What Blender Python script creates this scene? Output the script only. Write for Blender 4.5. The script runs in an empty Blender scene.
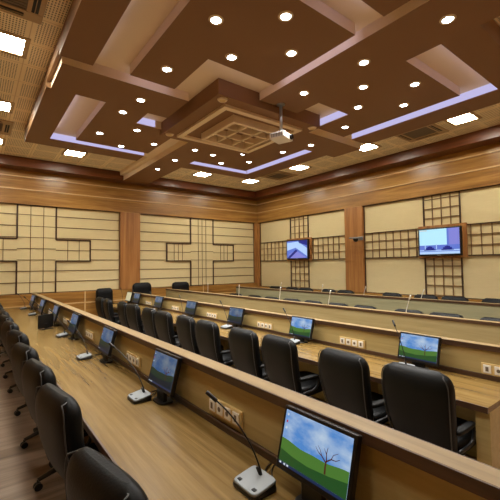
import bpy, bmesh, math, random
from mathutils import Vector, Matrix
random.seed(7)
S = bpy.context.scene
COL = S.collection
PI = math.pi

# ------------------------------------------------------------------ materials
def lin(c):
    return tuple((v / 255 / 12.92) if v / 255 <= .04045 else ((v / 255 + .055) / 1.055) ** 2.4 for v in c) + (1,)

def mat(name, rgb, rough=.5, metal=0., spec=.5, emit=None, es=0., bump=0., bscale=60.):
    m = bpy.data.materials.new(name); m.use_nodes = True
    nt = m.node_tree; b = nt.nodes['Principled BSDF']
    b.inputs['Base Color'].default_value = lin(rgb)
    b.inputs['Roughness'].default_value = rough
    b.inputs['Metallic'].default_value = metal
    b.inputs['Specular IOR Level'].default_value = spec
    if emit:
        b.inputs['Emission Color'].default_value = lin(emit); b.inputs['Emission Strength'].default_value = es
    # gentle tone variation plus optional bump, so no surface is perfectly flat in colour
    tc = nt.nodes.new('ShaderNodeTexCoord'); no = nt.nodes.new('ShaderNodeTexNoise')
    no.inputs['Scale'].default_value = bscale; nt.links.new(tc.outputs['Object'], no.inputs['Vector'])
    if bump:
        bp = nt.nodes.new('ShaderNodeBump'); bp.inputs['Strength'].default_value = bump; bp.inputs['Distance'].default_value = .004
        nt.links.new(no.outputs['Fac'], bp.inputs['Height']); nt.links.new(bp.outputs['Normal'], b.inputs['Normal'])
    return m

def wood(name, cols, grain=(0, 1, 0), rough=.4, freq=14., along=.7, spec=.5, plank=None):
    """cols dark->light; grain = axis the fibres run along"""
    m = bpy.data.materials.new(name); m.use_nodes = True
    nt = m.node_tree; N = nt.nodes; L = nt.links; b = N['Principled BSDF']
    tc = N.new('ShaderNodeTexCoord'); mp = N.new('ShaderNodeMapping')
    mp.inputs['Scale'].default_value = tuple(along if g else freq for g in grain)
    L.new(tc.outputs['Object'], mp.inputs['Vector'])
    n1 = N.new('ShaderNodeTexNoise'); n1.inputs['Scale'].default_value = 1.; n1.inputs['Detail'].default_value = 5.; n1.inputs['Distortion'].default_value = .6
    L.new(mp.outputs[0], n1.inputs['Vector'])
    n2 = N.new('ShaderNodeTexNoise'); n2.inputs['Scale'].default_value = 6.; n2.inputs['Detail'].default_value = 3.
    L.new(mp.outputs[0], n2.inputs['Vector'])
    mx = N.new('ShaderNodeMath'); mx.operation = 'MULTIPLY_ADD'; mx.inputs[1].default_value = .35
    L.new(n2.outputs['Fac'], mx.inputs[0]); L.new(n1.outputs['Fac'], mx.inputs[2])
    src = mx.outputs[0]
    if plank:
        br = N.new('ShaderNodeTexBrick'); br.inputs['Scale'].default_value = 1.
        br.inputs['Brick Width'].default_value = plank[0]; br.inputs['Row Height'].default_value = plank[1]
        br.inputs['Mortar Size'].default_value = .004; br.inputs['Color1'].default_value = (0, 0, 0, 1); br.inputs['Color2'].default_value = (1, 1, 1, 1)
        br.inputs['Mortar'].default_value = (-.8, -.8, -.8, 1)
        sw = N.new('ShaderNodeMapping'); sw.inputs['Rotation'].default_value = (0, 0, plank[2])
        L.new(tc.outputs['Object'], sw.inputs['Vector']); L.new(sw.outputs[0], br.inputs['Vector'])
        ad = N.new('ShaderNodeMath'); ad.operation = 'MULTIPLY_ADD'; ad.inputs[1].default_value = .16
        L.new(br.outputs['Color'], ad.inputs[0]); L.new(src, ad.inputs[2]); src = ad.outputs[0]
    cr = N.new('ShaderNodeValToRGB')
    e = cr.color_ramp.elements
    e[0].position = .38; e[0].color = lin(cols[0]); e[1].position = .95; e[1].color = lin(cols[-1])
    for i, c in enumerate(cols[1:-1]):
        k = e.new(.38 + .57 * (i + 1) / (len(cols) - 1)); k.color = lin(c)
    L.new(src, cr.inputs[0]); L.new(cr.outputs[0], b.inputs['Base Color'])
    b.inputs['Roughness'].default_value = rough; b.inputs['Specular IOR Level'].default_value = spec
    return m

def tile_mat(name, rgb, line):
    m = bpy.data.materials.new(name); m.use_nodes = True
    nt = m.node_tree; N = nt.nodes; L = nt.links; b = N['Principled BSDF']
    b.inputs['Roughness'].default_value = .8
    tc = N.new('ShaderNodeTexCoord'); sp = N.new('ShaderNodeSeparateXYZ'); L.new(tc.outputs['Object'], sp.inputs[0])
    def mth(op, a, v=None):
        q = N.new('ShaderNodeMath'); q.operation = op; L.new(a, q.inputs[0])
        if v is not None:
            if isinstance(v, float): q.inputs[1].default_value = v
            else: L.new(v, q.inputs[1])
        return q.outputs[0]
    def edge(o, size, w, off=0.):                      # 1 in a narrow strip at every multiple of size
        f = mth('FRACT', mth('DIVIDE', mth('ADD', o, off), size)); return mth('LESS_THAN', f, w)
    gx, gy = edge(sp.outputs[0], .61, .02, .1), edge(sp.outputs[1], .61, .02, .1)
    grid = mth('MAXIMUM', gx, gy)
    hx, hy = edge(sp.outputs[0], .032, .45), edge(sp.outputs[1], .046, .55)
    hole = mth('MULTIPLY', hx, hy)
    # wide plain margins between the perforated fields
    fx = mth('FRACT', mth('DIVIDE', mth('ADD', sp.outputs[0], .1), .61)); fy = mth('FRACT', mth('DIVIDE', mth('ADD', sp.outputs[1], .1), .61))
    ins = mth('MULTIPLY', mth('GREATER_THAN', fx, .08), mth('GREATER_THAN', fy, .08))
    ins = mth('MULTIPLY', ins, mth('MULTIPLY', mth('LESS_THAN', fx, .92), mth('LESS_THAN', fy, .92)))
    hole = mth('MULTIPLY', hole, ins)
    m1 = N.new('ShaderNodeMix'); m1.data_type = 'RGBA'; m1.inputs['A'].default_value = lin(rgb); m1.inputs['B'].default_value = lin(tuple(int(c * .5) for c in rgb))
    L.new(hole, m1.inputs['Factor'])
    m2 = N.new('ShaderNodeMix'); m2.data_type = 'RGBA'; m2.inputs['B'].default_value = lin(line)
    L.new(grid, m2.inputs['Factor']); L.new(m1.outputs['Result'], m2.inputs['A']); L.new(m2.outputs['Result'], b.inputs['Base Color'])
    return m

def fabric_mat(name, rgb, rgb2):
    m = bpy.data.materials.new(name); m.use_nodes = True
    nt = m.node_tree; N = nt.nodes; L = nt.links; b = N['Principled BSDF']
    b.inputs['Roughness'].default_value = .85; b.inputs['Specular IOR Level'].default_value = .2
    tc = N.new('ShaderNodeTexCoord'); mp = N.new('ShaderNodeMapping'); mp.inputs['Scale'].default_value = (3, 3, 40)
    no = N.new('ShaderNodeTexNoise'); no.inputs['Scale'].default_value = 2.; no.inputs['Detail'].default_value = 4.
    L.new(tc.outputs['Object'], mp.inputs[0]); L.new(mp.outputs[0], no.inputs['Vector'])
    mx = N.new('ShaderNodeMix'); mx.data_type = 'RGBA'; mx.inputs['A'].default_value = lin(rgb); mx.inputs['B'].default_value = lin(rgb2)
    L.new(no.outputs['Fac'], mx.inputs['Factor']); L.new(mx.outputs['Result'], b.inputs['Base Color'])
    return m

def glow(name, rgb, s):
    m = bpy.data.materials.new(name); m.use_nodes = True
    nt = m.node_tree; N = nt.nodes
    for n in list(N): N.remove(n)
    o = N.new('ShaderNodeOutputMaterial'); e = N.new('ShaderNodeEmission')
    e.inputs[0].default_value = lin(rgb); e.inputs[1].default_value = s
    nt.links.new(e.outputs[0], o.inputs[0]); return m

def screen_sky(name, s):
    """wallpaper sky: blue with soft clouds, emitted"""
    m = bpy.data.materials.new(name); m.use_nodes = True
    nt = m.node_tree; N = nt.nodes; L = nt.links; b = N['Principled BSDF']
    tc = N.new('ShaderNodeTexCoord'); mp = N.new('ShaderNodeMapping'); mp.inputs['Scale'].default_value = (1, 6, 11)
    no = N.new('ShaderNodeTexNoise'); no.inputs['Scale'].default_value = 1.; no.inputs['Detail'].default_value = 5.
    L.new(tc.outputs['Object'], mp.inputs[0]); L.new(mp.outputs[0], no.inputs['Vector'])
    cr = N.new('ShaderNodeValToRGB'); e = cr.color_ramp.elements
    e[0].position = .36; e[0].color = lin((84, 144, 216)); e[1].position = .68; e[1].color = lin((210, 228, 242))
    L.new(no.outputs['Fac'], cr.inputs[0])
    b.inputs['Base Color'].default_value = (.01, .01, .01, 1); b.inputs['Roughness'].default_value = .25
    L.new(cr.outputs[0], b.inputs['Emission Color']); b.inputs['Emission Strength'].default_value = s
    return m

M = {}
M['wall_wood'] = wood('wall_wood', [(114, 76, 32), (160, 114, 54), (194, 149, 80)], (1, 1, 0), .3, 9., .5)
M['pillar_wood'] = wood('pillar_wood', [(132, 84, 42), (168, 114, 62), (190, 138, 80)], (0, 0, 1), .32, 10., .5)
M['crown_wood'] = wood('crown_wood', [(72, 36, 16), (104, 56, 26), (128, 74, 36)], (1, 1, 0), .35, 9., .5)
M['strip'] = mat('moulding_strip', (214, 178, 124), .35)
M['fabric'] = fabric_mat('wall_fabric', (230, 212, 164), (218, 200, 152))
M['dark'] = mat('dark_wood_bar', (70, 46, 26), .4)
M['seam'] = mat('panel_seam', (112, 82, 50), .6)
M['bar'] = mat('lattice_bar', (132, 100, 62), .5)
M['front'] = wood('front_panel_laminate', [(144, 128, 86), (156, 140, 98), (166, 150, 108)], (0, 1, 0), .45, 18., .8)
M['frontgrey'] = wood('front_panel_grey_laminate', [(132, 126, 92), (144, 138, 104), (152, 146, 112)], (0, 1, 0), .45, 18., .8)  # greyer tone for the rearmost desk's front panel
M['soffit'] = mat('soffit_paint', (132, 97, 64), .6, spec=.3)
M['tan'] = mat('recess_paint', (232, 212, 180), .7, spec=.3)
M['tile'] = tile_mat('ceiling_tile', (246, 230, 194), (216, 194, 154))
M['floor'] = wood('floor_laminate', [(92, 76, 62), (132, 110, 92), (160, 138, 118)], (1, 0, 0), .35, 12., .8, plank=(1.2, .19, 0.))
M['desk'] = wood('desk_laminate', [(96, 72, 35), (121, 95, 49), (140, 113, 65)], (0, 1, 0), .27, 22., .9)
M['panel'] = wood('desk_panel_laminate', [(166, 146, 94), (178, 158, 106), (188, 168, 118)], (0, 1, 0), .42, 18., .8)
M['ledge'] = wood('desk_ledge_laminate', [(120, 98, 62), (140, 116, 76), (154, 130, 90)], (0, 1, 0), .42, 18., .8)
M['edge'] = wood('desk_edge', [(54, 36, 24), (72, 50, 34), (88, 62, 44)], (0, 1, 0), .4, 18., .8)
M['leather'] = mat('black_leather', (7, 8, 9), .48, spec=.2, bump=.25, bscale=90)
M['piping'] = mat('grey_piping', (60, 60, 60), .5)
M['blackp'] = mat('black_plastic', (16, 16, 17), .35)
M['screenoff'] = mat('dark_screen', (10, 11, 14), .15)
M['chrome'] = mat('steel', (190, 192, 196), .28, 1.)
M['grey'] = mat('grey_plastic', (140, 146, 150), .4)
M['white'] = mat('white_plastic', (240, 237, 228), .4)
M['cream'] = mat('cream_plastic', (214, 186, 126), .45)
M['ivory'] = mat('ivory_plastic', (222, 206, 172), .45)
M['acframe'] = mat('ac_frame', (176, 148, 106), .5)
M['grille'] = mat('grille_dark', (112, 98, 80), .6)
M['slot'] = mat('slot_black', (18, 16, 14), .7)
M['lamp'] = glow('downlight_glow', (235, 245, 255), 26.)
M['tube'] = glow('diffuser_glow', (255, 251, 236), 60.)
M['led'] = glow('led_violet', (204, 196, 240), .8)  # violet emission stands in for LED light on the slot faces
M['ledhot'] = glow('led_hidden_strip', (206, 202, 255), 3.4)  # stronger glow of the added strips that brighten the recess
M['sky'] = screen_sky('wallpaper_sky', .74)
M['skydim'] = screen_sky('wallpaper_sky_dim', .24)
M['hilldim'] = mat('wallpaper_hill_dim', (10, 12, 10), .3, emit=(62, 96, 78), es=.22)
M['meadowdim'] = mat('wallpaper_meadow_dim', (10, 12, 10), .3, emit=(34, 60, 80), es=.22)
M['hill'] = mat('wallpaper_hill', (10, 12, 10), .3, emit=(84, 134, 56), es=.65)
M['hill2'] = mat('wallpaper_meadow', (10, 12, 10), .3, emit=(40, 88, 40), es=.65)
M['trunk'] = mat('wallpaper_tree', (10, 8, 8), .3, emit=(96, 42, 36), es=.5)
M['taskbar'] = mat('wallpaper_bar', (8, 8, 12), .3, emit=(34, 52, 92), es=.6)
M['icon'] = mat('wallpaper_icon', (10, 10, 10), .3, emit=(215, 225, 235), es=.8)
M['iconred'] = mat('wallpaper_icon_red', (10, 10, 10), .3, emit=(190, 60, 90), es=.8)
M['tvcyan'] = mat('tv_cyan', (8, 8, 8), .3, emit=(176, 226, 246), es=1.)
M['tvblue'] = mat('tv_blue', (8, 8, 8), .3, emit=(96, 120, 210), es=.9)
M['tvviolet'] = mat('tv_violet', (8, 8, 8), .3, emit=(130, 132, 214), es=.9)
M['tvnavy'] = mat('tv_navy', (8, 8, 8), .3, emit=(30, 40, 130), es=.9)
M['tvpale'] = mat('tv_pale', (8, 8, 8), .3, emit=(170, 200, 240), es=1.)
M['pale'] = mat('pale_screen', (10, 10, 10), .3, emit=(226, 214, 170), es=.7)
M['lens'] = mat('glass_lens', (12, 14, 18), .08, spec=.8)

# ------------------------------------------------------------------ mesh helpers
def bm_box(bm, x0, x1, y0, y1, z0, z1, mi=0):
    v = [bm.verts.new((x, y, z)) for x in (x0, x1) for y in (y0, y1) for z in (z0, z1)]
    for q in ((0, 1, 3, 2), (4, 6, 7, 5), (0, 4, 5, 1), (2, 3, 7, 6), (0, 2, 6, 4), (1, 5, 7, 3)):
        f = bm.faces.new([v[i] for i in q]); f.material_index = mi
def bm_loft(bm, rings, cap=True, mi=0):
    vs = [[bm.verts.new(p) for p in r] for r in rings]; n = len(rings[0])
    for a, b in zip(vs, vs[1:]):
        for i in range(n):
            f = bm.faces.new((a[i], a[(i + 1) % n], b[(i + 1) % n], b[i])); f.smooth = True; f.material_index = mi
    if cap:
        for r in (list(reversed(vs[0])), vs[-1]):
            f = bm.faces.new(r); f.material_index = mi
def bm_tube(bm, pts, r, seg=8, mi=0, r1=None):
    pts = [Vector(p) for p in pts]; rings = []
    up = Vector((0, 0, 1))
    for i, p in enumerate(pts):
        t = (pts[min(i + 1, len(pts) - 1)] - pts[max(i - 1, 0)]).normalized()
        a = t.cross(up)
        if a.length < .05: a = t.cross(Vector((1, 0, 0)))
        a.normalize(); b = t.cross(a)
        rr = r if r1 is None else r + (r1 - r) * i / (len(pts) - 1)
        rings.append([p + (a * math.cos(2 * PI * k / seg) + b * math.sin(2 * PI * k / seg)) * rr for k in range(seg)])
    bm_loft(bm, rings, mi=mi)
def bm_disc(bm, c, r0, r1, z0, z1, seg=20, mi=0):
    rings = [[(c[0] + r * math.cos(2 * PI * k / seg), c[1] + r * math.sin(2 * PI * k / seg), z) for k in range(seg)] for r, z in ((r0, z0), (r1, z1))]
    bm_loft(bm, rings, mi=mi)
def bez(p0, p1, p2, p3, n=14):
    P = [Vector(p) for p in (p0, p1, p2, p3)]
    return [P[0] * (1 - t) ** 3 + P[1] * 3 * t * (1 - t) ** 2 + P[2] * 3 * t * t * (1 - t) + P[3] * t ** 3 for t in [i / n for i in range(n + 1)]]

def build(name, bm, mats, parent=None, bevel=0., seg=2, smooth=False):
    bmesh.ops.recalc_face_normals(bm, faces=bm.faces)
    me = bpy.data.meshes.new(name); bm.to_mesh(me); bm.free()
    for m in (mats if isinstance(mats, (list, tuple)) else [mats]): me.materials.append(M[m])
    o = bpy.data.objects.new(name, me); COL.objects.link(o)
    if parent: o.parent = parent
    if bevel:
        b = o.modifiers.new('bevel', 'BEVEL'); b.width = bevel; b.segments = seg; b.limit_method = 'ANGLE'; b.angle_limit = .6
        b.harden_normals = False
    return o
def boxes(name, lst, mats, parent=None, bevel=0.):
    bm = bmesh.new()
    for b in lst: bm_box(bm, *b)
    return build(name, bm, mats, parent, bevel)
def thing(name, label, cat, loc=(0, 0, 0), rz=0., group=None):
    o = bpy.data.objects.new(name, None); COL.objects.link(o)
    o.empty_display_size = .1
    o.location = loc; o.rotation_euler = (0, 0, rz); o['label'] = label; o['category'] = cat
    if group: o['group'] = group
    return o
def struct(o):
    o['kind'] = 'structure'; return o
def dup(root, loc, rz=None, label=None, group=None):
    r = root.copy(); COL.objects.link(r); r.location = loc
    if rz is not None: r.rotation_euler = (0, 0, rz)
    if label: r['label'] = label
    if group: r['group'] = group
    for ch in list(root.children):
        c = ch.copy(); COL.objects.link(c); c.parent = r
        for g in list(ch.children):
            d = g.copy(); COL.objects.link(d); d.parent = c
    return r
ORD = ['first', 'second', 'third', 'fourth', 'fifth', 'sixth', 'seventh', 'eighth', 'ninth', 'tenth', 'eleventh', 'twelfth', 'thirteenth', 'fourteenth']

# ------------------------------------------------------------------ room dimensions
K = 1.0376                       # measured wall coordinates -> room metres (about the eye point)
H = 1.79
XB, YA = 9.34, 11.60             # wood faces of the side wall and of the end wall
XL, YN = -1.5, -1.3              # opposite walls
ZC = 4.75
KS = 1.22                        # soffit pattern scale
ZS = H + 2.21 * KS               # underside of the soffit slabs
def zk(z): return H + (z - H) * K

struct(boxes('floor', [(XL - .2, XB + .3, YN - .2, YA + .3, -.1, 0)], 'floor'))
struct(boxes('ceiling', [(XL - .2, XB + .3, YN - .2, YA + .3, ZC, ZC + .1)], 'tile'))
struct(boxes('wall_right', [(XB + .12, XB + .3, YN - .2, YA + .3, 0, ZC)], 'wall_wood'))
struct(boxes('wall_far', [(XL - .2, XB + .12, YA + .12, YA + .3, 0, ZC)], 'wall_wood'))
struct(boxes('wall_left', [(XL - .2, XL, YN - .2, YA + .12, 0, ZC)], 'wall_wood'))
struct(boxes('wall_near', [(XL, XB + .12, YN - .2, YN, 0, ZC)], 'wall_wood'))

zp0, zp1 = zk(1.10), zk(3.50)    # fabric panels, lower and upper edge
n = 0
def trim(lst, m, bevel=0.):
    global n; n += 1
    return struct(boxes('trim_%d' % n, lst, m, None, bevel))
# headers and wainscots (wood in front of the wall plane, the fabric panels sit in the niches)
A1 = (-.86 * K, 3.58 * K); A2 = (4.20 * K, 8.88 * K)
B1 = (6.90 * K, 11.08 * K); B2 = (2.05 * K, 6.26 * K)
trim([(XL, XB + .12, YA, YA + .12, zp1, ZC)], 'wall_wood')
trim([(XL, XB + .12, YA, YA + .12, 0, zp0)], 'wall_wood')
trim([(XB, XB + .12, YN, YA, zp1, ZC)], 'wall_wood')
trim([(XB, XB + .12, YN, YA, 0, zk(.96))], 'wall_wood')
# pillars between the niches
trim([(A1[1], A2[0], YA - .01, YA + .12, zp0, zp1)], 'pillar_wood', .01)
trim([(A2[1], XB + .12, YA - .01, YA + .12, zp0, zp1)], 'pillar_wood')
trim([(XL, A1[0], YA - .01, YA + .12, zp0, zp1)], 'pillar_wood')
trim([(XB - .012, XB + .12, B2[1], B1[0], zk(.96), zp1)], 'pillar_wood', .01)
trim([(XB - .012, XB + .12, B1[1], YA, zk(.96), zp1)], 'pillar_wood')
trim([(XB - .012, XB + .12, YN, B2[0], zk(.96), zp1)], 'pillar_wood')
# light mouldings along the header
for z in (zk(3.88), zk(4.215)):
    trim([(XL, XB - .025, YA - .025, YA, z, z + .03)], 'strip')
    trim([(XB - .025, XB, YN, YA, z, z + .03)], 'strip')
# wainscot mouldings
trim([(XL, XB, YA - .012, YA, zk(.77), zk(.77) + .03)] + [(x - .015, x + .015, YA - .012, YA, 0, zp0) for x in (.2 * K, 2.575 * K, 6.5 * K)], 'strip')
# crown box round the room under the tiles
CP = .45; zc0 = 4.50
trim([(XL, XB, YA - CP, YA, zc0, ZC)], 'crown_wood')
trim([(XB - CP, XB, YN, YA - CP, zc0, ZC)], 'crown_wood')
trim([(XL, XB, YN, YN + CP, zc0, ZC)], 'crown_wood')
trim([(XL, XL + CP, YN + CP, YA - CP, zc0, ZC)], 'crown_wood')

# ------------------------------------------------------------------ fabric wall panels
def acoustic_panel(label, wall, u0, u1, z0, z1, kind, cu):
    """wall 'A': u is x on the end wall; wall 'B': u is y on the side wall"""
    off = .09
    def bx(a, b, c, d, t0, t1):
        if wall == 'A': return (a, b, YA + off - t1, YA + off - t0, c, d)
        return (XB + off - t1, XB + off - t0, a, b, c, d)
    loc = (((u0 + u1) / 2, YA + .12, z0) if wall == 'A' else (XB + .12, (u0 + u1) / 2, z0))
    t = thing('acoustic_panel', label, 'wall panel', loc, 0, 'cream fabric wall panels')
    def part(name, lst, m):
        o = boxes(name, lst, m, t, 0.); o.matrix_parent_inverse = Matrix.Translation(-Vector(loc)); return o
    back = [bx(u0 + .01, u1 - .01, z0 + .01, z1 - .005, -.03, 0)]
    fr = .022
    part('frame', [bx(u0, u1, z0, z0 + fr, 0, .03), bx(u0, u1, z1 - fr, z1, 0, .03), bx(u0, u0 + fr, z0, z1, 0, .03), bx(u1 - fr, u1, z0, z1, 0, .03)], 'dark' if kind == 'B' else 'seam')
    bars, thin, seams = [], [], []
    if kind == 'A':
        w, arm = .46 * K, 1.36 * K
        za, zb = zk(1.98), zk(2.575)
        rows = [zk(1.10 + i * .304) for i in range(1, 8)]
        for z in rows:
            if za + .05 < z < zb - .05 or True:
                seams.append(bx(u0, cu - w, z - .012, z + .012, 0, .012)); seams.append(bx(cu + w, u1, z - .012, z + .012, 0, .012))
                thin.append(bx(cu - w, cu + w, z - .008, z + .008, .02, .034))
        # raised cross: fabric cladding slightly proud, outlined by dark bars
        part('cross_fabric', [bx(cu - w, cu + w, z0 + .01, z1 - .01, 0, .022), bx(cu - arm, cu - w, za, zb, 0, .022), bx(cu + w, cu + arm, za, zb, 0, .022)], 'fabric')
        d = .02
        for s in (-1, 1):
            for (c, e) in ((z0, za), (zb, z1)): bars.append(bx(cu + s * w - d, cu + s * w + d, c, e, 0, .045))
            a, b = sorted((cu + s * w, cu + s * arm))
            bars.append(bx(a, b, za - d, za + d, 0, .045)); bars.append(bx(a, b, zb - d, zb + d, 0, .045))
            bars.append(bx(cu + s * arm - d, cu + s * arm + d, za - d, zb + d, 0, .045))
            zm = (za + zb) / 2
            thin.append(bx(a, b, zm - .008, zm + .008, .02, .034))
            for q in ((1 / 3, 2 / 3) if cu < 4 else (.36, .53, .70)):
                x = cu + s * (w + (arm - w) * q); thin.append(bx(x - .008, x + .008, za, zb, .02, .034))
        for q in ((-1 / 3, 1 / 3) if cu < 4 else (-.34, 0, .34)):
            thin.append(bx(cu + w * q - .008, cu + w * q + .008, z0, z1, .02, .034))
        bars.append(bx(cu - w - d, cu + w + d, z1 - .03, z1, 0, .045)); bars.append(bx(cu - w - d, cu + w + d, z0, z0 + .03, 0, .045))
    else:
        w = .43 * K
        za, zb = zk(1.965), zk(2.68)
        d = .013
        for u in (cu - w, cu + w):
            bars.append(bx(u - d, u + d, z0, z1, 0, .04))
        for z in (za, zb):
            bars.append(bx(u0, u1, z - d, z + d, 0, .04))
        nc = 4
        for i in range(1, nc):
            u = cu - w + 2 * w * i / nc; thin.append(bx(u - .0085, u + .0085, z0, z1, 0, .03))
        dz = (zb - za) / 3; k = -6
        while za + k * dz < z1:
            z = za + k * dz
            if z > z0 + .05 and k not in (0, 3):
                lo, hi = ((u0, u1) if k in (1, 2) else (cu - w, cu + w))
                thin.append(bx(lo, hi, z - .009, z + .009, 0, .03))
            k += 1
        st = 2 * w / nc; i = 1
        for s in (-1, 1):
            u = cu + s * w + s * st
            while u0 + .08 < u < u1 - .08:
                thin.append(bx(u - .0085, u + .0085, za, zb, 0, .03)); u += s * st
    part('fabric', back + [q + (1,) for q in seams], ['fabric', 'seam'])
    part('cross_outline', bars, 'dark')
    part('lattice', thin, 'seam' if kind == 'A' else 'bar')
    return t
acoustic_panel('cream fabric panel with a dark-outlined cross on the end wall, past the front desk', 'A', A1[0], A1[1], zp0, zp1, 'A', 1.36 * K)
acoustic_panel('cream fabric panel with outlined cross on the end wall, between wood pillar and room corner', 'A', A2[0], A2[1], zp0, zp1, 'A', 6.5 * K)
acoustic_panel('cream fabric panel with dark lattice cross behind the small corner television', 'B', B1[0], B1[1], zk(.96), zp1, 'B', 8.91 * K)
acoustic_panel('cream fabric panel with dark lattice cross behind the larger television', 'B', B2[0], B2[1], zk(.96), zp1, 'B', 4.06 * K)

# ------------------------------------------------------------------ ceiling soffit
def sr(lst, z0, z1): return [(a * KS, b * KS, c * KS, d * KS, z0, z1) for a, b, c, d in lst]
struct(boxes('ceiling_recess', sr([(.68, 2.9, 1.3, 7.26), (2.9, 3.75, -.78, 9.1), (3.75, 5.6, 1.3, 7.2)], ZS + .14, ZC), 'tan'))
def slab(name, lst, m='soffit'): return struct(boxes(name, sr(lst, ZS, ZC - .02), m))
bn = 0
def soffit(lst):
    """one slab: brown underside, lighter painted edges, extruded up to the recess"""
    global bn; bn += 1
    bm = bmesh.new()
    for r in sr(lst, ZS, ZC - .01): bm_box(bm, *r)
    bm.normal_update()
    for f in bm.faces:
        cx = f.calc_center_median()
        if abs(f.normal.z) < .5: f.material_index = 1
    return struct(build('ceiling_soffit_%d' % bn, bm, ['soffit', 'tan']))
def soffit_outer(lst):
    global bn; bn += 1
    return struct(boxes('ceiling_soffit_%d' % bn, sr(lst, ZS, ZC - .01), 'soffit'))
soffit_outer([(.67, 1.0, 1.28, 4.08), (1.0, 2.87, 1.28, 1.72)])                       # outer frame, near quarter
soffit([(1.39, 2.88, 2.03, 3.22), (1.39, 1.95, 3.22, 4.03)])                          # square with a notch at the block
soffit_outer([(.67, 1.0, 4.9, 7.28), (1.0, 2.66, 6.88, 7.28)])                        # outer frame, far left quarter
soffit([(.72, 2.25, 4.22, 4.9), (1.37, 1.95, 4.9, 5.36), (1.37, 2.66, 5.36, 6.68)])   # cross beam + square
soffit([(3.0, 3.7, -.8, 3.64), (3.7, 5.05, 1.97, 3.22), (4.35, 5.05, 3.22, 3.85)])    # beam + square, right
soffit_outer([(3.7, 5.73, 1.25, 1.6), (5.28, 5.73, 1.6, 3.85)])
soffit([(4.15, 5.86, 4.06, 4.72), (3.65, 5.0, 4.72, 6.62), (3.0, 3.65, 5.3, 9.16)])   # beams + square, far right
soffit_outer([(5.22, 5.62, 4.72, 7.22), (3.65, 5.22, 6.85, 7.22)])
struct(boxes('ceiling_fascia', [(.67 * KS, .715 * KS, 4.08 * KS, 4.9 * KS, ZS + .09, ZC)], 'soffit'))
# centre block with its sunk tray
zb0 = H + 2.21 * KS * .96
bx0, bx1, by0, by1 = 2.88, 5.15, 4.46, 6.62
rx0, rx1, ry0, ry1 = 3.13, 4.90, 4.68, 6.38
struct(boxes('ceiling_block', [(bx0, bx1, by0, by1, zb0, ZC)], 'soffit'))
rw = .10; rz = zb0 - .045
struct(boxes('ceiling_block_frame', [(rx0, rx1, ry0, ry0 + rw, rz, zb0), (rx0, rx1, ry1 - rw, ry1, rz, zb0), (rx0, rx0 + rw, ry0 + rw, ry1 - rw, rz, zb0), (rx1 - rw, rx1, ry0 + rw, ry1 - rw, rz, zb0)], 'tan'))
lx0, lx1, ly0, ly1 = 3.48, 4.55, 4.93, 6.03
lz0, lz1 = zb0 - .13, zb0
lw = .06
L_ = [(lx0, lx1, ly0, ly0 + lw, lz0, lz1), (lx0, lx1, ly1 - lw, ly1, lz0, lz1), (lx0, lx0 + lw, ly0 + lw, ly1 - lw, lz0, lz1), (lx1 - lw, lx1, ly0 + lw, ly1 - lw, lz0, lz1)]
for i in (1, 2):
    x = lx0 + (lx1 - lx0) * i / 3; y = ly0 + (ly1 - ly0) * i / 3
    L_.append((x - .022, x + .022, ly0 + lw, ly1 - lw, lz0 + .02, lz1)); L_.append((lx0 + lw, lx1 - lw, y - .022, y + .022, lz0 + .02, lz1))
struct(boxes('ceiling_lattice', L_, 'tan'))

# ------------------------------------------------------------------ LED light on the slot faces, built as glowing bands
def face_glow(label, pts):
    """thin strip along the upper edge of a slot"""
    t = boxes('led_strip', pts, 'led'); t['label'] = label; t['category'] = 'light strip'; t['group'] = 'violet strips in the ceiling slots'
def zled(): return (ZC - .05, ZC - .02)
e = .03
def rs(a, b, c, d): return (a * KS, b * KS, c * KS, d * KS, ZC - .045, ZC - .021)
def band(x0, x1, y0, y1): return (x0 * KS, x1 * KS, y0 * KS, y1 * KS, ZS + .012, ZS + .138)
tk = .012
face_glow('violet light band in the L-shaped ceiling slot over the front desk chairs', [band(1.005, 2.66, 6.88 - tk, 6.88 - .001)])
face_glow('violet light band in the corner ceiling slot, part along the end wall', [band(3.66, 5.2, 6.85 - tk, 6.85 - .001)])
face_glow('violet light band in the corner ceiling slot, part past the projector', [band(5.22 - tk, 5.22 - .001, 4.73, 6.83)])
face_glow('long violet light band in the ceiling slot along the television wall', [band(5.28 - tk, 5.28 - .001, 1.61, 3.84)])
face_glow('violet light band in the small triangular gap on the front desk side of the block', [band(1.96, 2.25, 5.36 - tk, 5.36 - .001)])
face_glow('violet light band in the small triangular gap on the television side of the block', [band(4.35 - tk, 4.35 - .001, 3.23, 3.84)])
face_glow('violet light band in the wide slot beside the notched ceiling square', [band(1.001, 1.0 + tk, 1.75, 4.06)[:4] + (ZS + .07, ZS + .138)])  # added on a face turned from the camera, tints the slot bluish

def added_led(label, rects):  # strips added out of the camera's sight to brighten the tan recess
    t = boxes('led_strip', [r[:4] + (ZS + .05, ZS + .085) for r in [band(*q) for q in rects]], 'ledhot')
    t['label'] = label; t['category'] = 'light strip'; t['group'] = 'strip lights on the inner faces of the ceiling slots'
added_led('strip light on the inner face of the wide slot next to the tile ceiling', [(2.13, 2.8, 1.722, 1.73)])
added_led('strip light on the inner face of the L-shaped slot over the front desk chairs', [(1.002, 1.01, 4.95, 6.6)])
added_led('strip light on the inner face of the corner ceiling slot', [(3.7, 5.0, 6.622, 6.63), (5.002, 5.01, 4.75, 6.6)])
added_led('strip light on the inner face of the long slot along the television wall', [(3.75, 5.2, 1.602, 1.61), (5.052, 5.06, 2.0, 3.8)])
added_led('strip light on the inner face of the gap beside the notched square', [(2.882, 2.89, 2.1, 3.2), (1.45, 1.94, 4.032, 4.04), (2.0, 2.8, 3.222, 3.23)])
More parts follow.
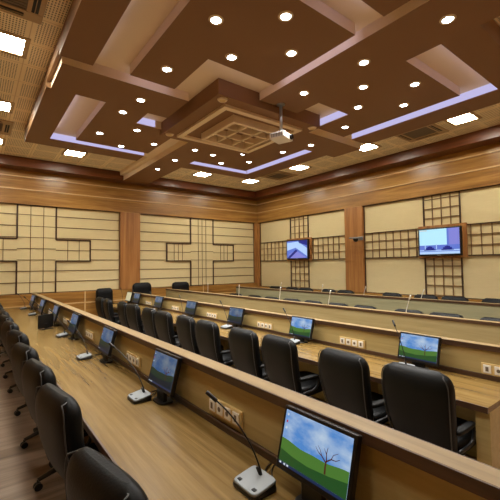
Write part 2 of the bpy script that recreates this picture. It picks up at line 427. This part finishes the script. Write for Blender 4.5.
# ------------------------------------------------------------------ downlights
DL = [(1.69, 2.65), (2.16, 2.24), (2.13, 3.04), (2.59, 2.61), (1.68, 3.66), (3.33, 3.14), (1.72, 4.56), (1.65, 5.07), (3.37, 1.39), (3.35, 2.26),
      (3.81, 2.59), (4.25, 2.98), (4.27, 2.17), (4.71, 2.56), (4.70, 3.55), (1.61, 6.1), (2.1, 6.54), (2.06, 5.62), (2.54, 6.09), (3.27, 7.62),
      (3.28, 6.77), (3.30, 5.96), (3.74, 6.02), (4.18, 6.4), (4.62, 5.99), (4.9, 4.47), (4.75, 5.07), (3.35, .4), (4.2, 5.62)]
SP = bpy.data.lights.new('downlight_beam', 'SPOT'); SP.energy = 105; SP.spot_size = math.radians(125); SP.spot_blend = .8; SP.shadow_soft_size = .07; SP.color = (1, .97, .92)
def downlight(label, x, y, z, proto=None):
    if proto is None:
        t = thing('downlight', label, 'ceiling light', (x, y, z), 0, 'round downlights in the soffit')
        bm = bmesh.new(); seg = 24
        prof = [(.052, 0.002), (.058, -.010), (.078, -.008), (.086, 0.002)]
        rings = [[(r * math.cos(2 * PI * k / seg), r * math.sin(2 * PI * k / seg), zz) for k in range(seg)] for r, zz in prof]
        bm_loft(bm, rings, cap=False); build('trim_ring', bm, 'ivory', t)
        bm = bmesh.new(); bm_disc(bm, (0, 0), .056, .056, -.006, -.002, 24); build('lamp', bm, 'lamp', t)
    else:
        t = dup(proto, (x, y, z), 0, label)
    lo = bpy.data.objects.new('beam', SP); COL.objects.link(lo); lo.location = (x, y, z - .03)
    return t
DLAB = {0: 'in the notched square, diamond point beside the wide tan slot', 1: 'in the notched square, diamond point at the picture top', 2: 'in the notched square, diamond point beside the block notch',
        3: 'in the notched square, diamond point beside the beam gap', 4: 'alone on the leg of the notched square', 5: 'on the beam just above the projector pole', 6: 'on the cross beam, side of the front-desk chairs',
        7: 'below the cross beam, alone beside the L-shaped slot', 8: 'on the beam, high up and biggest beside the pale slot', 9: 'on the beam, upper of two above the projector', 10: 'in the television side square, diamond point beside the beam',
        11: 'in the television side square, diamond point beside the block gap', 12: 'in the television side square, diamond point by the pale slot', 13: 'in the television side square, diamond point by the violet band',
        14: 'alone at the end of the violet band over the television wall', 15: 'in the chair side far square, diamond point by the L-shaped slot', 16: 'in the chair side far square, diamond point by the violet strip',
        17: 'in the chair side far square, diamond point by the small triangle gap', 18: 'in the chair side far square, diamond point by the long beam', 19: 'at the end-wall tip of the long beam', 20: 'on the long beam, middle of its three',
        21: 'on the long beam, next to the centre block', 22: 'in the corner square, diamond point by the long beam', 23: 'in the corner square, diamond point by the violet slot', 24: 'in the corner square, diamond point by the television wall',
        25: 'on the short beam past the projector', 26: 'between projector and corner violet slot', 27: 'on the beam toward the near wall, out of the usual view', 28: 'in the corner square, hidden behind the centre block'}
dp = None
for i, (x, y) in enumerate(DL):
    t = downlight('round white downlight ' + DLAB[i], x * KS, y * KS, ZS, dp)
    dp = dp or t
# round tan discs on the block
cs = None
for i, (x, y, l) in enumerate([(3.03, 4.58, 'block corner pointing to the viewer'), (3.0, 6.42, 'block side toward the front desk'), (5.03, 4.55, 'block corner beside the projector')]):
    lab = 'round tan ceiling disc on the ' + l
    if cs is None:
        cs = thing('ceiling_speaker', lab, 'ceiling speaker', (x, y, zb0), 0, 'round discs under the centre block')
        bm = bmesh.new(); bm_disc(bm, (0, 0), .065, .085, -.022, 0, 24); build('rim', bm, 'tan', cs)
        bm = bmesh.new(); bm_disc(bm, (0, 0), .045, .05, -.027, -.0215, 20); build('cover', bm, 'cream', cs)
    else: dup(cs, (x, y, zb0), 0, lab)

# ------------------------------------------------------------------ tile lights
TL = [(2.03, 10.02, 'over the front desk end, beside the big soffit corner'), (5.80, 9.98, 'past the long beam by the end wall'), (7.64, 9.83, 'nearest the room corner'),
      (7.80, 7.60, 'past the corner slot beside the small vent'), (7.82, 5.27, 'between the two television wall vents'), (7.90, 3.05, 'above the larger television, brightest there'),
      (.27, 5.55, 'above the chair aisle, biggest in view'), (.27, 7.80, 'above the chair aisle, middle of three'), (.27, 10.05, 'above the chair aisle, next to the end wall'),
      (.27, 3.2, 'above the chair aisle beside the viewer'), (.27, 1.0, 'above the chair aisle behind the viewer'), (7.9, .9, 'over the near end of the television wall'), (3.0, -.3, 'over the near wall'), (5.8, -.3, 'over the near wall beside the television side')]
tp = None
for x, y, l in TL:
    lab = 'square fluorescent ceiling light ' + l.replace('nearest', 'closest to')if 0 else 'square fluorescent ceiling light ' + l
    if tp is None:
        tp = thing('ceiling_light', lab, 'ceiling light', (x, y, ZC), 0, 'square lights in the tile ceiling')
        q, w = .27, .21
        boxes('frame', [(-q, q, -q, -w, -.014, 0), (-q, q, w, q, -.014, 0), (-q, -w, -w, w, -.014, 0), (w, q, -w, w, -.014, 0)], 'acframe', tp)
        boxes('diffuser', [(-w, w, -w, w, -.006, 0)], 'tube', tp)
    else: dup(tp, (x, y, ZC), 0, lab)
# ------------------------------------------------------------------ air-conditioning cassettes
ap = None
for x, y, l in [(.16, 4.42, 'above the chair aisle, biggest in view'), (.16, 8.98, 'above the chair aisle between two lights'), (7.92, 3.95, 'over the larger television'), (7.95, 8.68, 'over the small television')]:
    lab = 'square ceiling air vent with dark slots ' + l
    if ap is None:
        ap = thing('air_vent', lab, 'air vent', (x, y, ZC), 0, 'square air vents in the tile ceiling')
        q = .44
        boxes('frame', [(-q, q, -q, -.27, -.025, 0), (-q, q, .27, q, -.025, 0), (-q, -.27, -.27, .27, -.025, 0), (.27, q, -.27, .27, -.025, 0)], 'acframe', ap, .006)
        boxes('grille', [(-.27, .27, -.27, .27, -.012, 0)] + [(-.26, .26, -.25 + i * .05, -.235 + i * .05, -.02, -.01) for i in range(11)], 'grille', ap)
        for a in range(4):
            o = boxes('louver_slot', [(.315, .385, -.25, .25, -.0265, -.024)], 'slot', ap); o.rotation_euler = (0, 0, a * PI / 2)
            f = boxes('louver_blade', [(.345, .352, -.25, .25, -.036, -.024)], 'acframe', o)
    else: dup(ap, (x, y, ZC), 0, lab)

# ------------------------------------------------------------------ projector
px, py = 4.04, 4.345
t = thing('projector_mount', 'steel projector pole hanging from the brown soffit beam', 'projector mount', (px, py, ZS))
bm = bmesh.new(); bm_disc(bm, (0, 0), .07, .07, -.012, 0, 20); build('ceiling_plate', bm, 'chrome', t, .003)
bm = bmesh.new(); bm_tube(bm, [(0, 0, -.01), (0, 0, -.50)], .026, 14); build('pole', bm, 'chrome', t)
boxes('bracket', [(-.10, .10, -.08, .08, -.507, -.495)], 'chrome', t)
zpj = ZS - .507
t = thing('projector', 'white projector hanging on a steel pole below the ceiling', 'projector', (px, py, zpj - .11), math.radians(18))
boxes('body', [(-.16, .16, -.14, .14, .0, .11)], 'white', t, .02)
bm = bmesh.new(); bm_tube(bm, [(.07, -.14, .055), (.07, -.172, .055)], .045, 18); ln = build('lens_ring', bm, 'blackp', t)
bm = bmesh.new(); bm_tube(bm, [(.07, -.168, .055), (.07, -.178, .055)], .033, 18); build('lens', bm, 'lens', ln)
boxes('vent_grille', [(-.162, -.158, -.1 + i * .03, -.085 + i * .03, .025, .085) for i in range(7)], 'grey', t)

# ------------------------------------------------------------------ televisions
def tv(label, blabel, y0, y1, z0, z1, by0, by1, bz0, bz1, style):
    xb = XB + .045
    b = boxes('tv_board', [(xb - .05, xb, by0, by1, bz0, bz1)], 'pillar_wood', None, .006)
    b['label'] = blabel; b['category'] = 'board'; b['group'] = 'wooden boards behind televisions'
    xf = xb - .05 - .09
    yc = (y0 + y1) / 2
    t = thing('flat_tv', label, 'television', (xf, yc, z0), 0, 'wall televisions')
    w, h = (y1 - y0), (z1 - z0)
    boxes('casing', [(.0, .0885, -w / 2, w / 2, 0, h)], 'blackp', t, .012)
    m = .035
    sx0, sx1, sy0, sy1, sz0, sz1 = -.003, .004, -w / 2 + m, w / 2 - m, m * 1.3, h - m
    sw, sh = sy1 - sy0, sz1 - sz0
    bm = bmesh.new()
    if style == 2:
        # camera feed of the room: pale screen wall, column, dark chairs in front of a desk line (y runs right to left in view)
        def q(u0, u1, v0, v1, mi, d=0.): bm_box(bm, sx0 - d, sx1, sy1 - u1 * sw, sy1 - u0 * sw, sz0 + v0 * sh, sz0 + v1 * sh, mi)
        mats = ['tvcyan', 'tvviolet', 'tvblue', 'tvnavy', 'tvpale', 'white']
        q(0, 1, 0, 1, 0); q(.72, 1, .3, 1, 1, .0008); q(.70, .75, .3, 1, 2, .001); q(0, 1, .17, .36, 2, .0012); q(0, 1, 0, .17, 4, .0012); q(0, 1, .10, .13, 2, .0014)
        for u in (.12, .56):
            for k in range(7):
                a = u + .30 * k / 7; hh = .17 * math.sin(PI * (k + .5) / 7); q(a, a + .043, .15, .15 + hh, 3, .002)
        q(.14, .16, .2, .4, 4, .0025); q(.43, .45, .2, .4, 4, .0025)
        for k in range(4): q(.01 + k * .05, .05 + k * .05, .94, .98, 5, .002)
    else:
        mats = ['tvpale', 'tvviolet', 'tvblue', 'tvnavy']
        def poly(pts, mi, d):
            vs = [bm.verts.new((sx0 - d, sy1 - u * sw, sz0 + v * sh)) for u, v in pts]; f = bm.faces.new(vs); f.material_index = mi
        bm_box(bm, sx0, sx1, sy0, sy1, sz0, sz1, 2)
        poly([(0, .45), (.45, .6), (1, .1), (1, .55), (.55, .95), (0, .9)], 0, .001)
        poly([(.1, .25), (.45, .45), (.95, .02), (.6, 0), (.2, 0)], 1, .0012)
        poly([(0, 0), (.45, .5), (.55, .42), (.15, 0)], 3, .0016)
        poly([(.62, .86), (1, .7), (1, 1), (.6, 1)], 3, .0016)
    build('screen', bm, mats, t)
    boxes('logo_bar', [(-.002, .004, -.05, .05, .012, .022)], 'grey', t)
k1 = 1.0245
def zz(z): return H + (z - H) * k1
tv('small black television on a wooden board by the room corner, bluish picture', 'wooden board behind the small corner television',
   8.47 * k1, 9.52 * k1, zz(1.99), zz(2.68), 8.33 * 1.033, 9.52 * 1.033, zz(1.94), zz(2.74), 1)
tv('larger black television on a wooden board, showing a room with chairs', 'wooden board behind the larger television, nearer the long violet band',
   3.61 * k1, 4.63 * k1, zz(1.975), zz(2.67), 3.49 * 1.033, 4.63 * 1.033, zz(1.92), zz(2.74), 2)

# ------------------------------------------------------------------ security camera on the side wall pillar
t = thing('security_camera', 'small grey dome security camera on the wood pillar between the televisions', 'camera', (XB - .012, 6.56, 2.5))
boxes('bracket', [(-.30, 0, -.05, .05, .07, .1), (-.02, 0, -.08, .08, .02, .13)], 'grey', t, .004)
boxes('housing', [(-.36, -.16, -.17, .17, .06, .10)], 'grey', t, .01)
bm = bmesh.new()
rings = []
for k in range(7):
    a = PI / 2 * k / 7; rings.append([(-.26 + .085 * math.cos(a) * math.cos(2 * PI * j / 20), .085 * math.cos(a) * math.sin(2 * PI * j / 20), .06 - .10 * math.sin(a)) for j in range(20)])
bm_loft(bm, rings); build('dome', bm, 'blackp', t)

# ------------------------------------------------------------------ desks
def desk(label, face, xp, xf, y0, y1, ztop, seats, legs, zled_=None, ledge=(.03, .09), lt=.042, front='panel'):
    """face +1: sitters look toward +x, their panel is at xp and the desk edge at xf < xp. face -1: mirrored."""
    f = face
    def X(a, b): return (min(a, b), max(a, b))
    t = thing('conference_desk', label, 'desk', ((xp + xf) / 2, (y0 + y1) / 2, 0), 0, 'long wooden conference desks')
    inv = Matrix.Translation(-t.location)
    def part(name, lst, m, bevel=0.):
        o = boxes(name, lst, m, t, bevel); o.matrix_parent_inverse = inv; return o
    part('desktop', [X(xf + f * .012, xp) + (y0, y1, .70, .74)], 'desk')
    part('desktop_edge', [X(xf, xf + f * .012) + (y0, y1, .698, .741)], 'edge')
    part('back_panel', [X(xp, xp + f * .035) + (y0, y1, 0.0, ztop - lt)], front)
    part('foot_strip', [X(xp - f * .022, xp) + (y0, y1, .74, .782)], 'edge', .003)
    a, b = xp - f * ledge[0], xp + f * ledge[1]
    part('ledge', [X(a + f * .008, b - f * .008) + (y0, y1, ztop - lt, ztop)], 'ledge')
    part('ledge_edge', [X(a, a + f * .008) + (y0, y1, ztop - lt - .004, ztop - .001), X(b - f * .008, b) + (y0, y1, ztop - lt - .004, ztop - .001)], 'edge')
    for y in legs:
        part('leg_panel', [X(xf + f * .04, xp - f * .0) + (y - .05, y + .05, 0, .70)], 'panel', .003)
    return t
DY1 = 11.42
legs1 = [.4, 2.10, 3.90, 5.83, 7.64, 9.36, 11.33]
desk('long front wooden desk with monitors, largest in view, black chairs along its near side', 1, 1.296, .615, -.4, DY1, 1.11, None, legs1, ledge=(.03, .09), lt=.045)
legs2 = [1.10, 2.475, 3.985, 5.465, 6.955, 8.57, 10.55]
desk('second long wooden desk with monitors, in front of the black chair backs', 1, 3.70, 2.96, 1.05, 10.62, 1.045, None, legs2, ledge=(.02, .09), lt=.045)
desk('long desk facing the viewer, plain panel just past the second monitor desk', -1, 4.985, 5.72, 1.05, 10.9, 1.075, None, [1.125, 3.92, 6.82, 10.5], ledge=(.08, .045), lt=.035, front='front')
desk('rearmost long desk facing the viewer, along the television wall', -1, 7.135, 7.87, 1.05, 10.0, 1.085, None, [1.125, 4.61, 7.515, 9.92], ledge=(.08, .045), lt=.035, front='frontgrey')

# ------------------------------------------------------------------ chairs
def ring_se(cx, cy, cz, ax, ay, p=4., seg=24, tilt=0.):
    out = []
    for k in range(seg):
        a = 2 * PI * k / seg; c, s = math.cos(a), math.sin(a)
        x = ax * math.copysign(abs(c) ** (2 / p), c); y = ay * math.copysign(abs(s) ** (2 / p), s)
        out.append((cx + x, cy + y, cz + x * tilt))
    return out
def back_x(z):                                   # centre line of the backrest, leaning away from the desk
    u = (z - .46) / .62
    return -.205 - .10 * u - .03 * math.sin(PI * u)
def back_w(z):
    u = max(0., min(1., (z - .46) / .62))
    w = .245 + .037 * math.sin(PI * min(1, u * 1.05) * .66)
    if u > .80: w *= .66 + .34 * math.sqrt(max(0., 1 - ((u - .80) / .2005) ** 2.3))
    return w
def make_chair(label, group, zt=1.0):
    t = thing('office_chair', label, 'chair', (0, 0, 0), 0, group)
    bm = bmesh.new(); rings = []
    zs = [.46 + .62 * i / 22 for i in range(23)]
    for i, z in enumerate(zs):
        u = i / 22
        th = .058 + .022 * math.sin(PI * min(1, u * 1.1)) + .014 * math.exp(-((u - .8) / .16) ** 2)
        if u > .86: th *= math.sqrt(max(.05, 1 - ((u - .86) / .145) ** 2))
        if u < .06: th *= .6 + .4 * u / .06
        rings.append(ring_se(back_x(z), 0, z, th, max(.05, back_w(z)), 3.2, 28))
    bm_loft(bm, rings)
    back = build('backrest', bm, 'leather', t)
    bm = bmesh.new()                                  # seam piping round the rear face
    pts = []
    for i in range(2, 22):
        z = zs[i]; pts.append((back_x(z) - .052, -back_w(z) * .955, z))
    top = [(back_x(zs[21]) - .02, y, zs[21] + .006) for y in [(-back_w(zs[21]) * .9) + back_w(zs[21]) * 1.8 * k / 6 for k in range(7)]]
    pts += top + [(p[0], -p[1], p[2]) for p in reversed(pts)]
    bm_tube(bm, pts, .0042, 6); build('piping', bm, 'piping', back)
    bm = bmesh.new(); rings = []                      # seat cushion
    for k in range(9):
        u = k / 8; z = .42 + .115 * u
        s = math.sqrt(max(.0, 1 - abs(2 * u - 1) ** 3.2)) * .12 + .88
        rings.append(ring_se(.035, 0, z, .26 * s, .255 * s, 4.2, 28, tilt=.05))
    bm_loft(bm, rings); build('seat', bm, 'leather', t)
    for s in (-1, 1):
        bm = bmesh.new()
        bm_tube(bm, bez((-.20, s * .25, .47), (-.05, s * .275, .50), (.03, s * .275, .46), (.02, s * .275, .63), 10), .014, 8)
        arm = build('armrest', bm, 'blackp', t)
        bm = bmesh.new()
        bm_loft(bm, [ring_se(-.11, s * .268, .622, .13, .024, 4, 18), ring_se(-.11, s * .268, .632, .14, .030, 4, 18), ring_se(-.11, s * .268, .648, .14, .030, 4, 18), ring_se(-.11, s * .268, .656, .125, .024, 4, 18)])
        build('arm_pad', bm, 'leather', arm)
    bm = bmesh.new(); bm_tube(bm, [(0, 0, .11), (0, 0, .28)], .034, 14); bm_tube(bm, [(0, 0, .28), (0, 0, .425)], .02, 14); bm_box(bm, -.1, .1, -.09, .09, .395, .425)
    build('gas_column', bm, 'blackp', t)
    bm = bmesh.new()
    for k in range(5):
        a = 2 * PI * k / 5 + PI / 5; c, s = math.cos(a), math.sin(a)
        bm_tube(bm, [(c * .02, s * .02, .125), (c * .16, s * .16, .115), (c * .295, s * .295, .082)], .028, 8, r1=.017)
    build('star_base', bm, 'blackp', t)
    for k in range(5):
        a = 2 * PI * k / 5 + PI / 5; c, s = math.cos(a), math.sin(a)
        bm = bmesh.new(); cx, cy = c * .295, s * .295
        for d in (-1, 1): bm_tube(bm, [(cx - s * d * .006, cy + c * d * .006, .030), (cx - s * d * .026, cy + c * d * .026, .030)], .030, 12)
        bm_tube(bm, [(cx, cy, .03), (cx, cy, .085)], .009, 8)
        build('caster', bm, 'blackp', t)
    return t
chairs = {1: [1.55, 2.62, 3.46, 4.34, 5.32, 6.32, 7.2, 8.06, 8.92, 9.78, 10.64], 2: [1.40, 2.04, 2.91, 3.55, 4.42, 5.06, 5.87, 6.51, 7.40, 8.04, 9.10, 9.74],
          3: [2.02, 2.79, 3.45, 4.39, 5.05, 5.78, 6.44, 7.20, 7.95, 8.85], 4: [2.75, 3.51, 4.17, 5.05, 6.42, 7.08, 7.95, 8.62, 9.4]}
X0 = {1: .735, 2: 2.93, 3: 5.98, 4: 8.08}
GRP = {1: 'black chairs along the front desk', 2: 'black chairs of the second desk', 3: 'black chairs behind the plain desk', 4: 'black chairs by the television wall'}
def clab(r, i, nn):
    if r == 1: return 'black leather swivel chair at the front desk, %s one from the viewer up the aisle' % ORD[i]
    if r == 2: return 'black leather chair seen from behind, %s along the second desk from its open end' % ORD[i]
    if r == 3: return 'black chair top peeking over the plain facing desk, %s from its open end' % ORD[i]
    return 'black chair top over the rearmost desk by the television wall, %s from its open end' % ORD[i]
cp = None
for r in (1, 2, 3, 4):
    for i, y in enumerate(chairs[r]):
        j = (0. if i == 0 else random.uniform(-.07, .07)) if r in (1, 2) else random.uniform(-.15, .15)
        if r == 1: j = .19 + random.uniform(-.05, .03)
        loc = (X0[r] + random.uniform(-.015, .015), y, 0); rz = j + (PI if r > 2 else 0)
        lab = clab(r, i, len(chairs[r]))
        if cp is None:
            cp = make_chair(lab, GRP[r]); cp.location = loc; cp.rotation_euler = (0, 0, rz); cp.scale = (1, 1, .945)
        else:
            c = dup(cp, loc, rz, lab, GRP[r])
            if r > 2: c.scale = (1, 1, .885 if r == 3 else .985)
            if r == 2: c.scale = (1, .94, .945)
            if r == 1: c.scale = (1, 1, .945)
# high-backed chairs by the end wall
dup(cp, (4.33, 10.95, .0), -PI / 2 + .1, 'black high chair in front of the end wall, beside the wood pillar', 'high chairs by the end wall').scale = (1.05, 1.12, 1.19)
dup(cp, (5.72, 11.1, .0), -PI / 2 - .05, 'black high chair in front of the end wall, under the second outlined cross', 'high chairs by the end wall').scale = (1.05, 1.12, 1.16)

dup(cp, (3.22, 11.12, .0), -PI / 2 + .15, 'black high chair by the end wall, at the far end of the second desk', 'high chairs by the end wall').scale = (.95, .9, 1.07)
# ------------------------------------------------------------------ monitors
def make_monitor(label, group):
    t = thing('monitor', label, 'monitor', (0, 0, 0), 0, group)
    W, Hh, T = .42, .28, .035
    tilt = Matrix.Translation((0, 0, .098)) @ Matrix.Rotation(math.radians(15), 4, 'Y')
    def tl(o): o.matrix_parent_inverse = Matrix.Identity(4); o.matrix_local = tilt; return o
    c = tl(boxes('casing', [(0, T, -W / 2, W / 2, 0, Hh)], 'blackp', t, .006))
    m = .017
    y0, y1, z0, z1 = -W / 2 + m, W / 2 - m, .026, Hh - m
    sw, sh = y1 - y0, z1 - z0
    bm = bmesh.new()
    def P(u, v, d): return (-.0012 - d, y1 - u * sw, z0 + v * sh)
    def poly(pts, mi, d): f = bm.faces.new([bm.verts.new(P(u, v, d)) for u, v in pts]); f.material_index = mi
    bm_box(bm, -.0012, .003, y0, y1, z0, z1, 0)
    hillp = [(0, .05)] + [(1, .05)] + [(1 - k / 16, .475 - .06 * math.sin(PI * k / 16) + .008 * math.sin(k)) for k in range(17)]
    poly(hillp, 1, .0004)
    poly([(0, .05), (1, .05), (1, .30), (.75, .24), (.45, .20), (.2, .22), (0, .27)], 2, .0006)
    poly([(0, 0), (1, 0), (1, .05), (0, .05)], 4, .0008)
    def limb(pts, w0, w1):
        for a, b, q in zip(pts, pts[1:], range(9)):
            k = len(pts) - 1; wa = w0 + (w1 - w0) * q / k; wb = w0 + (w1 - w0) * (q + 1) / k
            dx, dy = (b[0] - a[0]) * sw, (b[1] - a[1]) * sh; l = math.hypot(dx, dy); nx, ny = -dy / l, dx / l
            poly([(a[0] + nx * wa / sw, a[1] + ny * wa / sh), (a[0] - nx * wa / sw, a[1] - ny * wa / sh), (b[0] - nx * wb / sw, b[1] - ny * wb / sh), (b[0] + nx * wb / sw, b[1] + ny * wb / sh)], 3, .001)
    limb([(.70, .24), (.695, .36), (.70, .46), (.69, .58), (.70, .68)], .0048, .001)
    limb([(.70, .42), (.63, .50), (.58, .53), (.53, .60)], .003, .0008)
    limb([(.63, .50), (.60, .58), (.56, .64)], .0016, .0007)
    limb([(.70, .45), (.76, .52), (.82, .53), (.87, .58)], .003, .0008)
    limb([(.76, .52), (.78, .60), (.84, .66)], .0018, .0007)
    limb([(.69, .56), (.65, .64)], .0016, .0006)
    for v, mi in ((.90, 5), (.77, 6), (.65, 5)): poly([(.03, v), (.055, v), (.055, v + .04), (.03, v + .04)], mi, .001)
    for u in (.02, .09, .14): poly([(u, .01), (u + .028, .01), (u + .028, .042), (u, .042)], 5, .001)
    tl(build('screen', bm, ['sky', 'hill', 'hill2', 'trunk', 'taskbar', 'icon', 'iconred'], t))
    s = boxes('stand', [(.018, .048, -.06, .06, .012, .10)], 'blackp', t, .004)
    bm = bmesh.new(); bm_loft(bm, [ring_se(.042, 0, 0, .062, .09, 3.5, 24), ring_se(.042, 0, .012, .060, .087, 3.5, 24)]); build('stand_foot', bm, 'blackp', t)
    return t
mon = {1: [1.105, 2.68, 4.20, 5.85, 7.4, 9.0, 10.6], 2: [1.865, 3.50, 5.05, 6.65, 8.28, 9.75, 10.36]}
XM = {1: 1.150, 2: 3.52}
MG = {1: 'monitors along the front desk', 2: 'monitors along the second desk'}
mp = dim = None
for r in (1, 2):
    for i, y in enumerate(mon[r]):
        if r == 1: lab = 'black monitor with tree wallpaper leaning at the front desk panel, %s from the viewer' % ORD[i]
        else: lab = 'black monitor with meadow wallpaper on the second desk, %s from its open end' % ORD[i]
        if i == 0 and r == 1: lab = 'large black monitor with tree wallpaper at the lower picture edge, front desk'
        if mp is None: mp = make_monitor(lab, MG[r]); mp.location = (XM[r], y, .741)
        else:
            o = dup(mp, (XM[r], y, .741), random.uniform(-.03, .03), lab, MG[r])
            for ch in o.children:
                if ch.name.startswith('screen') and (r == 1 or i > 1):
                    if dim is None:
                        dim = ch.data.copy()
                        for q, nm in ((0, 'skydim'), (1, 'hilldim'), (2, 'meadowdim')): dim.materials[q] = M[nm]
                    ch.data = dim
                if r == 2 and i == 6 and ch.name.startswith('screen'):
                    ch.data = ch.data.copy()
                    for q in range(5): ch.data.materials[q] = M['pale']
                    o['label'] = 'monitor with a blank pale screen at the end-wall end of the second desk'
                if r == 2 and ch.name.split('.')[0] in ('screen', 'casing'): ch.location.z -= .034

# ------------------------------------------------------------------ microphones
def make_mic(label, group, base, tip, light=False):
    """base on the desk top, gooseneck to tip (offset from base)"""
    t = thing('microphone', label, 'microphone', base, 0, group)
    tip = Vector(tip)
    bm = bmesh.new()
    bm_loft(bm, [ring_se(0, 0, 0, .072, .088, 7, 20), ring_se(0, 0, .012, .074, .09, 7, 20), ring_se(.002, 0, .030, .070, .086, 7, 20, tilt=.16)])
    build('base', bm, 'blackp', t)
    bm = bmesh.new(); bm_loft(bm, [ring_se(.002, 0, .0295, .073, .089, 7, 20, tilt=.16), ring_se(.002, 0, .039, .068, .084, 7, 20, tilt=.16)])
    pl = build('top_plate', bm, 'grey', t)
    for s in (-1, 1):
        boxes('button', [(-.052, -.036, s * .055 - .010, s * .055 + .010, .029, .035)], 'blackp', pl)
    root = Vector((.045, 0, .045))
    bm = bmesh.new(); bm_tube(bm, [root - Vector((0, 0, .01)), root + (tip - root) * .1], .010, 10, r1=.007); build('neck_socket', bm, 'blackp', t)
    bm = bmesh.new()
    p1 = root + Vector(((tip.x - root.x) * .12, (tip.y - root.y) * .2, (tip.z - root.z) * .45)); p2 = root + Vector(((tip.x - root.x) * .55, (tip.y - root.y) * .65, (tip.z - root.z) * .8))
    c = bez(root, p1, p2, tip, 16)
    bm_tube(bm, c, .0065 if light else .0042, 7); build('gooseneck', bm, 'white' if light else 'blackp', t)
    d = (c[-1] - c[-3]).normalized()
    bm = bmesh.new(); bm_tube(bm, [c[-1] - d * .01, c[-1] + d * .0, c[-1] + d * .02, c[-1] + d * .055, c[-1] + d * .06], .0105, 10); build('capsule', bm, 'white' if light else 'blackp', t)
    return t
def cable(o, pts):
    bm = bmesh.new(); bm_tube(bm, pts, .0035, 6); build('cable', bm, 'blackp', o)
mics1 = [(1.07, 1.375, -.085, .205), (1.06, 2.835, -.10, .32), (1.03, 4.50, -.07, .40), (1.09, 6.15, -.1, .3), (1.08, 7.95, -.1, .28), (1.06, 9.4, -.1, .3), (1.04, 10.95, -.1, .3)]
for i, (x, y, dx, dy) in enumerate(mics1):
    o = make_mic('grey gooseneck microphone on the front desk, %s from the viewer' % ORD[i], 'gooseneck microphones on the front desk', (x, y, .741), (dx, dy, .37))
    s = -1
    cable(o, bez((.07, -.03, .015), (.11, -.05, .005), (.12, .05, .005), (1.262 - x, .075, .006), 12))
    cable(o, bez((.07, .0, .012), (.12, .03, .02), (.10, .08, .005), (1.262 - x, .10, .006), 12))
mics2 = [(3.40, 1.93, .14, .17), (3.40, 3.50, .06, .20), (3.39, 5.08, .05, .22), (3.39, 6.72, .08, .22), (3.38, 8.25, .08, .25), (3.42, 9.5, .05, .25), (3.4, 10.5, .05, .2)]
for i, (x, y, dx, dy) in enumerate(mics2):
    o = make_mic('grey gooseneck microphone on the second desk, %s from its open end' % ORD[i], 'gooseneck microphones on the second desk', (x, y, .741), (dx, dy, .40))
for i, y in enumerate([3.0, 4.53, 5.89, 7.4, 8.9]):
    make_mic('pale microphone stalk rising over the plain facing desk, %s from its open end' % ORD[i], 'microphones behind the plain facing desk', (5.27, y, .741), (-.03, -.15, .52), True)
for i, y in enumerate([2.42, 3.87, 5.26, 6.58, 8.2]):
    make_mic('pale microphone stalk over the rearmost desk, %s from its open end' % ORD[i], 'microphones behind the rearmost desk', (7.42, y, .741), (-.03, -.15, .47), True)

# ------------------------------------------------------------------ socket strips on the desk panels
def make_sockets(label, group):
    t = thing('socket_strip', label, 'power socket', (0, 0, 0), 0, group)
    boxes('backing', [(-.016, 0, -.185, .185, -.05, .05)], 'cream', t, .003)
    for k in range(4):
        y = -.135 + .09 * k
        s = boxes('socket', [(-.024, -.015, y - .032, y + .032, -.036, .036)], 'white', t, .003)
        bm = bmesh.new()
        if k in (0, 3): bm_box(bm, -.0255, -.0235, y - .012, y + .012, -.02, .02)
        else: bm_tube(bm, [(-.0235, y, 0), (-.0255, y, 0)], .016, 12)
        build('socket_hole', bm, 'grille', s)
    return t
sp = None
for r, ys, x, z in ((1, [1.95, 3.60, 5.3, 6.92, 8.5, 10.1], 1.295, .865), (2, [1.16, 2.76, 4.42, 6.02, 7.6, 9.2], 3.699, .834)):
    for i, y in enumerate(ys):
        lab = 'strip of four white sockets on the %s desk panel, %s from the viewer' % ('front' if r == 1 else 'second', ORD[i])
        g = 'socket strips on the %s desk' % ('front' if r == 1 else 'second')
        if sp is None: sp = make_sockets(lab, g); sp.location = (x, y, z)
        else: dup(sp, (x, y, z), 0, lab, g)

# ------------------------------------------------------------------ small black screen standing on the front desk
t = thing('desk_display', 'small black display standing across the front desk, turned to the viewer', 'display', (1.0, 7.1, .741), math.radians(-62))
b = boxes('casing', [(-.0, .02, -.14, .14, .02, .25)], 'blackp', t, .004)
boxes('screen', [(-.0015, .003, -.13, .13, .032, .24)], 'screenoff', b)
boxes('foot', [(-.02, .09, -.09, .09, 0, .012), (.018, .03, -.03, .03, .012, .1)], 'blackp', t, .003)

# ------------------------------------------------------------------ camera, world, view
cam = bpy.data.cameras.new('camera'); co = bpy.data.objects.new('camera', cam); COL.objects.link(co)
yaw, pitch, roll = math.radians(37.649), math.radians(2.489), math.radians(-.679)
f = Vector((math.sin(yaw) * math.cos(pitch), math.cos(yaw) * math.cos(pitch), math.sin(pitch)))
r = Vector((math.cos(yaw), -math.sin(yaw), 0)); u = r.cross(f)
r2 = r * math.cos(roll) + u * math.sin(roll); u2 = -r * math.sin(roll) + u * math.cos(roll)
Rm = Matrix((r2, u2, -f)).transposed().to_4x4()
co.matrix_world = Matrix.Translation((0, 0, H)) @ Rm
cam.sensor_width = 36.; cam.lens = 358.58 / 500 * 36.; cam.clip_start = .05
S.camera = co
w = bpy.data.worlds.new('world'); S.world = w; w.use_nodes = True
w.node_tree.nodes['Background'].inputs[0].default_value = (.8, .85, 1, 1); w.node_tree.nodes['Background'].inputs[1].default_value = .02
S.view_settings.view_transform = 'Standard'; S.view_settings.look = 'None'; S.view_settings.gamma = 1.; S.view_settings.use_curve_mapping = False
S.view_settings.exposure = .17
